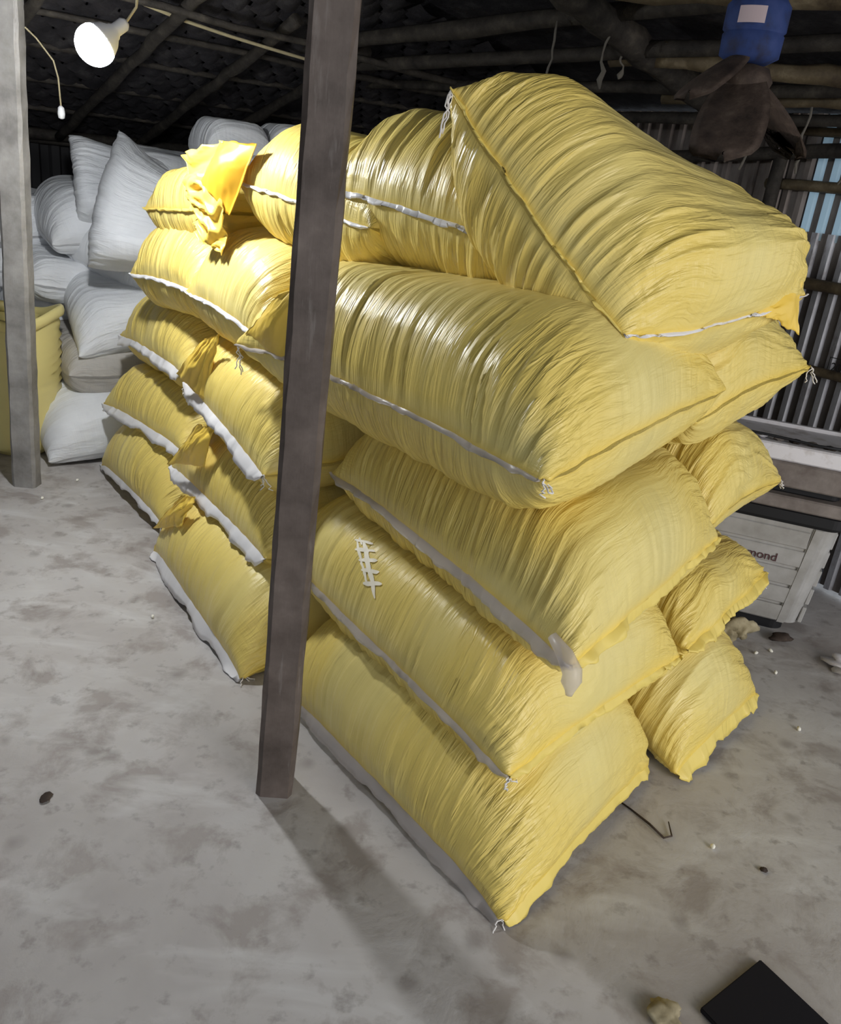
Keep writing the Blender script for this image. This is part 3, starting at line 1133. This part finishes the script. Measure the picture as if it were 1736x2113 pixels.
flap('corner_ear', p, [(.20, .69, 1.285), (.21, .86, 1.375), (.2, .885, 1.238), (.2, .765, 1.275)], EARY, 49, .01, .003, 8, label='deep yellow triangular corner ear', side=(-1, 0, 0))
p = by_label('yellow sack with ruffled orange end')
flap('ruffle', p, [(2.08, .04, 1.47), (1.86, .02, 1.22), (1.70, .05, 1.19), (1.78, .08, 1.53)], EARY, 51, .02, .045, 13, 44, label='gathered cream ruffle of the sack end')
flap('corner_ear', p, [(1.78, .04, 1.53), (1.58, .07, 1.53), (1.70, .04, 1.31), (1.84, .0, 1.40)], EARO, 55, .03, .002, 5, label='smooth orange folded corner ear')
p = by_label('yellow sack with long grey film hem')
child_of(tube('film_tail', [W(.03, .02, .69), W(-.01, .02, .67), W(-.035, .02, .645), W(-.04, .02, .625), W(-.04, .02, .605), W(-.042, .018, .595)], [.010, .017, .020, .019, .010, .006], FILM, None, 10, .12, random.Random(3)), p)['label'] = 'twisted greyish film tail at the corner'


# comb-shaped patch of sunlight painted in cream on the second-layer corner sack
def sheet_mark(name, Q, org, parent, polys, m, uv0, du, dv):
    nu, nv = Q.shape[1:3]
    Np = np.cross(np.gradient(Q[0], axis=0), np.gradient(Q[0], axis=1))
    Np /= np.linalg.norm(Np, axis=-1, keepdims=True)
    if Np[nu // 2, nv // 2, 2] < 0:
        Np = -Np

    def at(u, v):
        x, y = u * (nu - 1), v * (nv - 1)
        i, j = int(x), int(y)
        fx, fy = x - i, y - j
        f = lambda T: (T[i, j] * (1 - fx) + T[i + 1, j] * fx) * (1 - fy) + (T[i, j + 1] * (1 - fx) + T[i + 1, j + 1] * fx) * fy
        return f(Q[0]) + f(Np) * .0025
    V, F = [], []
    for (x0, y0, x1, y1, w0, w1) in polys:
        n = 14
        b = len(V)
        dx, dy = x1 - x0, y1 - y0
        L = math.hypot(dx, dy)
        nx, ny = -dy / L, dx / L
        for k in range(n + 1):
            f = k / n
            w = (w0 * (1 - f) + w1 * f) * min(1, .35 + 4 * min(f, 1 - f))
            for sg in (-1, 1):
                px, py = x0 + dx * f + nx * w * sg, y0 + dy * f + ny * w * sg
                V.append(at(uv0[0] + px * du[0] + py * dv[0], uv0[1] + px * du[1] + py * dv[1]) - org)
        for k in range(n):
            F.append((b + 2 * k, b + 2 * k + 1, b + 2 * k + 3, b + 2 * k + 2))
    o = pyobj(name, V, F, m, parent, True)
    o['label'] = 'comb-shaped patch of sunlight painted in cream'
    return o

sheet_mark('painted_sun_patch', L2N[2], L2N[1], L2N[0], [(-8.1, -52.2, 9.0, 61.3, 6.2, 5.2), (-25.6, -55.0, -8.5, 33.9, 2.6, 3.4), (-18.5, -60.7, -12.8, -41.8, 2.4, 2.4), (-30.8, -53.6, 13.7, -48.4, 3.0, 3.2), (-28.9, -33.3, 17.9, -29.5, 3.4, 3.6), (-24.6, -13.4, 21.3, -8.2, 3.6, 3.6), (-20.4, 7.9, 26.0, 14.0, 3.8, 3.8), (-17.1, 32.0, 30.7, 39.1, 3.8, 3.8)],
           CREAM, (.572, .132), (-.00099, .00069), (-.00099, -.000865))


# ---------------------------------------------------------------- roof timbers
rng = random.Random(12)


def pole(name, a, b, r, m, label=None, n=16, wob=.006):
    pts = line(W(*a), W(*b), n, 0, rng, wob)
    rad = [r * (1 + (.18 if k % 4 == 0 else 0) + rng.uniform(-.06, .06)) for k in range(n)]
    o = tube(name, pts, rad, m, ceil, 9, .07, rng)
    return o


pole('purlin', (3.3, .88, 1.97), (-1.6, 1.72, 2.2), .030, BAMB)
pole('purlin', (3.5, 1.02, 1.92), (-.6, 1.75, 2.03), .026, BAMB)
pole('purlin', (3.6, 1.40, 1.91), (-.6, 2.05, 1.90), .022, BAMB)
pole('purlin', (3.8, 1.85, 1.80), (-.6, 2.1, 1.86), .022, BAMB)
pole('rafter', (1.42, .85, 2.09), (-.2, 1.55, 2.02), .036, BAMBL)
pole('rafter', (1.5, 1.42, 1.97), (.2, 1.92, 1.90), .028, BAMBL)
pole('rafter', (1.6, 1.86, 1.89), (.2, 2.0, 1.875), .020, BAMBL)
pole('hip_beam', (1.25, .6, 2.15), (1.45, 2.0, 1.87), .050, BAMB)
for (a, b) in (((2.6, .70, 2.02), (4.6, .66, 1.47)), ((2.7, 1.10, 1.98), (4.6, 1.05, 1.47)), ((2.4, .25, 2.05), (4.6, .22, 1.47)), ((2.4, -.25, 2.05), (4.6, -.3, 1.47)), ((2.4, -.8, 2.05), (4.6, -.85, 1.47))):
    pole('rafter', a, b, .024, BAMB)
for k in range(5):
    s_ = 2.6 + .42 * k
    pole('batten', (s_, -2.2, zroof(s_, -2) - .0), (s_, 2.2, min(zroof(s_, 2.2), 1.5 + .27 * (4.7 - s_)) - .0), .013, BAMB)
pole('wall_plate', (SB - .1, -2.6, 1.47), (SB - .1, 2.3, 1.49), .03, BAMB)
pole('eave_pole', (-.6, TR - .08, 1.85), (4.6, TR - .08, 1.55), .026, BAMB)

cb = tube('electric_cable', [W(2.64, -.1, 2.0), W(2.70, .1, 1.985), W(2.78, .3, 1.965), W(2.80, .5, 1.945), W(2.82, .7, 1.93), W(2.86, .9, 1.92), W(2.95, 1.15, 1.9)], .007, CABLE)
tag(cb, 'cream electric cable sagging under the roof beside the bulb', 'cable')
hc = empty('lamp_holder', tuple(W(3.0, -.14, 1.57)))
tag(hc, 'tiny white lamp holder on a thin cord left of the bulb', 'lamp')
lathe('holder', [(.004, .03), (.012, .022), (.015, .0), (.012, -.016), (.004, -.02)], WHITEP, hc, 14)
child_of(tube('cord', [W(3.0, -.14, 1.60), W(3.0, -.145, 1.70), W(3.0, -.16, 1.76), W(3.0, -.22, 1.83), W(3.0, -.27, 1.87), W(3.0, -.29, 1.95)], .0035, CABLE, None, 6), hc)
wc = tube('loose_wire', [W(3.0, -.36, 1.98), W(3.0, -.33, 1.9), W(3.0, -.31, 1.84), W(3.0, -.31, 1.78)], .004, CABLE)
tag(wc, 'short loose wire dangling beside the pale post', 'wire')

# dusty threads hanging from the poles
for k, (s_, t_, z0, ln, lab) in enumerate(((1.5, 1.12, 2.03, .20, 'dusty cobweb thread hanging left of the roof beam, longest of the row'), (1.32, 1.2, 2.02, .19, 'thick clumped cobweb thread hanging before the dark roof beam'),
                                           (1.36, 1.33, 1.95, .07, 'short cobweb thread just right of the clumped one'), (.9, 1.4, 1.80, .16, 'reddish thread dangling under the fan, left of the pair'),
                                           (.82, 1.38, 1.79, .17, 'reddish thread dangling under the fan, right of the pair'), (.62, 1.36, 1.80, .18, 'pale string hanging behind the fan hub, left of two'),
                                           (.48, 1.38, 1.80, .20, 'pale string hanging behind the fan hub, right of two'))):
    pts = [W(s_ + rng.uniform(-.008, .008), t_ + rng.uniform(-.008, .008), z0 - ln * i / 7) for i in range(8)]
    rd = [.003 + .002 * rng.random() for _ in range(8)]
    if 'clumped' in lab:
        rd[5] = .009; rd[6] = .011
    o = tube('cobweb_thread', pts, rd, WEB, None, 6)
    tag(o, lab, 'cobweb', 'threads hanging from the roof poles')

# ---------------------------------------------------------------- the dusty fan
fan = empty('ceiling_fan', tuple(W(.62, 1.02, 1.88)), .3)
tag(fan, 'dusty ceiling fan with blue motor and brown blades at upper right', 'fan')
lathe('motor_housing', [(.02, .16), (.05, .15), (.072, .12), (.08, .11), (.08, .055), (.074, .05), (.074, .048), (.078, .044), (.076, -.005), (.05, -.02), (.02, -.022)], BLUE, fan, 32)
lathe('down_rod', [(.013, .14), (.013, .33), (.03, .34), (.03, .36)], RUST, fan, 12)
lathe('hub', [(.02, -.02), (.06, -.03), (.075, -.06), (.06, -.10), (.03, -.125), (.012, -.13)], RUST, fan, 24)
# paper label wrapped on the housing
V, F = [], []
for k in range(9):
    th = -2.75 + .85 * k / 8
    for z in (.062, .100):
        V.append((.0812 * math.cos(th), .0812 * math.sin(th), z))
for k in range(8):
    F.append((2 * k, 2 * k + 2, 2 * k + 3, 2 * k + 1))
pyobj('paper_label', V, F, LABEL, fan)['label'] = 'faded pinkish paper label'


def blade(az, droop, L, w, x0=.05, z0=-.05):
    bm = bmesh.new()
    n, mm_ = 14, 8
    top, bot = [], []
    for i in range(n + 1):
        f = i / n
        ww = w * (.45 + .75 * math.sin(math.pi * min(1, f * .62 + .12))) * (1 if f < .86 else math.sqrt(max(0.02, 1 - ((f - .86) / .14) ** 2)))
        for j in range(mm_ + 1):
            g_ = j / mm_ - .5
            x = x0 + L * f
            y = ww * g_ * 2
            z = z0 - droop * L * f - .02 * f * f + .12 * y + .02 * math.cos(g_ * 3)
            P_ = Vector((x * math.cos(az) - y * math.sin(az), x * math.sin(az) + y * math.cos(az), z))
            top.append(bm.verts.new(P_)); bot.append(bm.verts.new(P_ - Vector((0, 0, .004))))
    for i in range(n):
        for j in range(mm_):
            a, b, c_, d = i * (mm_ + 1) + j, (i + 1) * (mm_ + 1) + j, (i + 1) * (mm_ + 1) + j + 1, i * (mm_ + 1) + j + 1
            bm.faces.new((top[a], top[b], top[c_], top[d]))
            bm.faces.new((bot[a], bot[d], bot[c_], bot[b]))
    bmesh.ops.holes_fill(bm, edges=[e for e in bm.edges if e.is_boundary])
    return bm_obj('blade', bm, RUST, fan, True)


blade(-2.75, .55, .17, .055, .05, -.02)
blade(-2.2, .95, .20, .075, .03, -.06)
blade(.1, .75, .20, .07, .03, -.06)

# ---------------------------------------------------------------- grey crate and what lies on it
dx = np.array([.82, -.57]); dx = dx / np.linalg.norm(dx)
XD = E1 * dx[0] + E2 * dx[1]                 # along the lettered face, to the left
YD = E1 * (-dx[1]) + E2 * dx[0]              # towards the tin wall
CO = W(.468, 1.84, 0) - XD * .07 - YD * .06
CM = Matrix(((XD[0], YD[0], 0, CO[0]), (XD[1], YD[1], 0, CO[1]), (0, 0, 1, 0), (0, 0, 0, 1)))
LX, LY, H0, H1 = .66, .36, .045, .47
cr = empty('crate', tuple(CO), 0)
tag(cr, 'ribbed grey plastic crate lettered on its side, by the tin wall', 'crate')


def rrect(x0, y0, x1, y1, r, n=6):
    out = []
    for (cx, cy, a0) in ((x1 - r, y1 - r, 0), (x0 + r, y1 - r, 90), (x0 + r, y0 + r, 180), (x1 - r, y0 + r, 270)):
        for k in range(n + 1):
            a = math.radians(a0 + 90 * k / n)
            out.append((cx + r * math.cos(a), cy + r * math.sin(a)))
    return out


def loft(name, levels, m, parent, smooth=False):
    V, F = [], []
    n = len(levels[0][0])
    for ring, z in levels:
        V += [tuple(CM @ Vector((x, y, z))) for x, y in ring]
    for i in range(len(levels) - 1):
        for k in range(n):
            F.append((i * n + k, i * n + (k + 1) % n, (i + 1) * n + (k + 1) % n, (i + 1) * n + k))
    F.append(tuple(range(n))[::-1])
    F.append(tuple((len(levels) - 1) * n + k for k in range(n)))
    o = pyobj(name, V, F, m, None, smooth)
    return child_of(o, parent) if parent else o


TAP = .035


def ring_at(z, grow=0.0, r=.05):
    i_ = TAP * (1 - (z - H0) / (H1 - H0))
    return rrect(i_ - grow, i_ - grow, LX - i_ + grow, LY - i_ + grow, r)


loft('body', [(ring_at(H0, -.03), H0 + .0), (ring_at(H0 + .01, -.006), H0 + .012), (ring_at(H1), H1)], CRATE, cr)
loft('foot', [(ring_at(H0, -.045), .0), (ring_at(H0, -.045), H0 + .004)], BLACK, cr)
loft('rim', [(ring_at(H1, .006), H1 - .004), (ring_at(H1, .016), H1 + .01), (ring_at(H1, .016), H1 + .045), (ring_at(H1, .004), H1 + .05)], BLACK, cr)
npan = 5
hp = (H1 - H0 - .03) / npan
for k in range(npan):
    z0, z1 = H0 + .018 + k * hp, H0 + .018 + (k + 1) * hp - .013
    for face in (0, 1):
        bm = bmesh.new()
        i0, i1 = TAP * (1 - (z0 - H0) / (H1 - H0)), TAP * (1 - (z1 - H0) / (H1 - H0))
        if face == 0:
            a0, a1 = .095, LX - .07
            v8 = [(a0, i0 - .007, z0), (a1, i0 - .007, z0), (a1, i1 - .007, z1), (a0, i1 - .007, z1), (a0, i0 + .01, z0), (a1, i0 + .01, z0), (a1, i1 + .01, z1), (a0, i1 + .01, z1)]
        else:
            a0, a1 = .055, LY - .055
            v8 = [(i0 - .006, a0, z0), (i0 - .006, a1, z0), (i1 - .006, a1, z1), (i1 - .006, a0, z1), (i0 + .01, a0, z0), (i0 + .01, a1, z0), (i1 + .01, a1, z1), (i1 + .01, a0, z1)]
        vv = [bm.verts.new(CM @ Vector(p)) for p in v8]
        for f in ((0, 1, 2, 3), (4, 7, 6, 5), (0, 4, 5, 1), (1, 5, 6, 2), (2, 6, 7, 3), (3, 7, 4, 0)):
            bm.faces.new([vv[q] for q in f])
        bmesh.ops.bevel(bm, geom=bm.edges[:], offset=.003, segments=1, affect='EDGES')
        child_of(bm_obj('panel', bm, CRATE), cr)
bm = bmesh.new()
v8 = []
for z in (H0 + .012, H1 - .002):
    i_ = TAP * (1 - (z - H0) / (H1 - H0))
    v8 += [(i_ + .052, i_ - .009, z), (i_ + .088, i_ - .009, z), (i_ + .088, i_ + .01, z), (i_ + .052, i_ + .01, z)]
vv = [bm.verts.new(CM @ Vector(p)) for p in v8]
for f in ((0, 1, 2, 3), (4, 7, 6, 5), (0, 4, 5, 1), (1, 5, 6, 2), (2, 6, 7, 3), (3, 7, 4, 0)):
    bm.faces.new([vv[q] for q in f])
bmesh.ops.bevel(bm, geom=bm.edges[:], offset=.005, segments=2, affect='EDGES')
child_of(bm_obj('corner_strip', bm, CRATE), cr)
tx = text('printed_text', 'Diamond', .047, INK, CO + XD * .355 + YD * (TAP * .42 - .0135) + np.array([0, 0, .308]), -XD, (0, 0, 1), cr)


def slab_thing(name, x0, y0, x1, y1, z0, z1, m, label, cat, r=.03, lip=0.0):
    lv = [(rrect(x0 + .006, y0 + .006, x1 - .006, y1 - .006, r), z0), (rrect(x0, y0, x1, y1, r), z0 + .006),
          (rrect(x0, y0, x1, y1, r), z1 - .006), (rrect(x0 + .006, y0 + .006, x1 - .006, y1 - .006, r), z1)]
    if lip:
        lv += [(rrect(x0 + .03, y0 + .03, x1 - .03, y1 - .03, r), z1 + .001), (rrect(x0 + .036, y0 + .036, x1 - .036, y1 - .036, r), z1 - lip)]
    o = loft(name, lv, m, None)
    tag(o, label, cat)
    return o


slab_thing('board', -.03, -.02, LX + .05, LY, H1 + .05, H1 + .10, BOARD, 'dusty grey slab lying on the black rim of the crate', 'board')
slab_thing('filler', .03, .02, LX, LY, H1 + .10, H1 + .135, BLACK, 'black spacer block for the dark gap between the two grey slabs', 'block')  # black block added for the shaded gap between the slabs
slab_thing('board', -.05, -.03, LX + .08, LY, H1 + .135, H1 + .225, BOARD, 'thick dusty slab under the white rimmed tray', 'board')
ty = slab_thing('tray', -.06, -.02, LX + .06, LY, H1 + .225, H1 + .285, FOAM, 'white enamel tray with dirty top, topmost on the crate', 'tray', .03, .012)
for k in range(9):
    bm = bmesh.new()
    bmesh.ops.create_icosphere(bm, subdivisions=2, radius=.016)
    for v_ in bm.verts:
        v_.co = Vector((v_.co.x * rng.uniform(.8, 1.8), v_.co.y * 1.3, v_.co.z * .55)) * rng.uniform(.85, 1.15)
    o = bm_obj('rubbish_scrap', bm, rng.choice((BOARD, FOAM, RUST)))
    o.location = CM @ Vector((.05 + .058 * k, .04 + rng.uniform(0, .05), H1 + .283))
    tag(o, 'small dirty scrap on the white tray, %s from its near right end' % ('first second third fourth fifth sixth seventh eighth ninth'.split()[k]), 'scrap', 'scraps on the tray')
pts = [CM @ Vector((x, y, z)) for x, y, z in ((LX + .07, .10, H1 + .05), (LX + .09, .04, H1 + .2), (LX + .05, .0, H1 + .30), (LX - .1, -.005, H1 + .31), (.3, .02, H1 + .30), (.15, .01, H1 + .295), (.05, -.0, H1 + .30))]
tag(tube('black_wire', pts, .005, BLACK, None, 7), 'black wire looped over the white tray', 'wire')

# ---------------------------------------------------------------- floor odds and ends
bm = bmesh.new()
a, b, c_ = np.array([.842, 1.345]), np.array([.675, 1.21]), np.array([.985, 1.135])
d = b + (c_ - a)
vv = []
for z in (0.002, .014):
    for p_ in (a, b, d, c_):
        vv.append(bm.verts.new((p_[0], p_[1], z)))
for f in ((0, 1, 2, 3), (4, 7, 6, 5), (0, 4, 5, 1), (1, 5, 6, 2), (2, 6, 7, 3), (3, 7, 4, 0)):
    bm.faces.new([vv[q] for q in f])
bmesh.ops.bevel(bm, geom=bm.edges[:], offset=.002, segments=2, affect='EDGES')
tag(bm_obj('floor_board', bm, MATB), 'black board lying flat on the floor at lower right', 'board')


def lump(name, loc, size, m, label, cat, seed, group=None, rough=.35, sub=3):
    rr = np.random.RandomState(seed)
    bm = bmesh.new()
    bmesh.ops.create_icosphere(bm, subdivisions=sub, radius=1)
    o3 = rr.rand(3) * 50
    for v_ in bm.verts:
        x, y, z = v_.co
        k = 1 + rough * (vnoise(np.array([x * 1.8 + o3[0]]), np.array([y * 1.8 + z * 2.1 + o3[1]]), 33)[0] - .5) * 2
        k += rough * .5 * (vnoise(np.array([x * 5 + o3[0]]), np.array([y * 5 + z * 5 + o3[1]]), 35)[0] - .5)
        v_.co = Vector((x * size[0] * k, y * size[1] * k, max(-.9 * size[2], z * size[2] * k) + .9 * size[2]))
    o = bm_obj(name, bm, m, None, True)
    o.location = loc
    o.rotation_euler = (0, 0, rr.rand() * 3)
    tag(o, label, cat, group)
    return o


lump('husk_clump', (1.245, 2.80, .001), (.055, .05, .045), HUSK, 'crumpled pale husk heap on the floor under the crate', 'husk', 3, None, .6, 4)
lump('husk_clump', (1.175, 2.78, .001), (.045, .04, .035), HUSK, 'smaller brown husk heap beside the pale one', 'husk', 5, None, .6, 4)
lump('dark_scrap', (1.42, 2.83, .001), (.05, .03, .02), RUST, 'dark reddish scrap on the floor right of the husks', 'scrap', 6)
lump('plastic_scrap', (1.60, 2.66, .001), (.05, .07, .02), FOAM, 'crumpled whitish plastic scrap at the right edge of the floor', 'scrap', 9, None, .7)
lump('brown_scrap', (.60, 1.185, .001), (.035, .03, .012), HUSK, 'yellowish rag scrap touching the black board', 'scrap', 11, None, .6)
lump('brown_stain_leaf', (-.827, 1.585, .001), (.018, .014, .003), RUST, 'flat brown speck on the bare floor at left', 'scrap', 12)
lump('pebble', (.945, 1.62, .001), (.010, .008, .005), RUST, 'small dark pebble on the floor in front of the stack', 'pebble', 13)
for k, (x, y) in enumerate(((-.871, 2.476), (.835, 1.68), (1.272, 2.249), (-1.665, 3.36), (-1.616, 3.612), (1.289, 2.709), (1.353, 2.74), (1.317, 2.585))):
    where = ('alone on the bare floor left of the stack', 'nearest the black board at right', 'alone on the floor right of the second row', 'by the foot of the pale post',
             'between the pale post and the white heap', 'left of the two beside the husks', 'right of the two beside the husks', 'in front of the two beside the husks')[k]
    o = lump('puffed_rice_grain', (x, y, .001), (.009, .006, .006), RICE, 'white puffed rice grain ' + where, 'grain', 60 + k, 'puffed rice grains on the floor', .3, 2)
tw = tube('stain', [np.array(p) for p in ((.60, 1.83, .006), (.645, 1.785, .005), (.685, 1.735, .006), (.712, 1.69, .006), (.735, 1.70, .006), (.738, 1.75, .007))], [.002, .0025, .003, .003, .0025, .0015], RUST, None, 6, .1, rng)  # thin rod standing in for a dark stain on the floor
tag(tw, 'thin bent dark twig on the floor before the stack', 'stain')
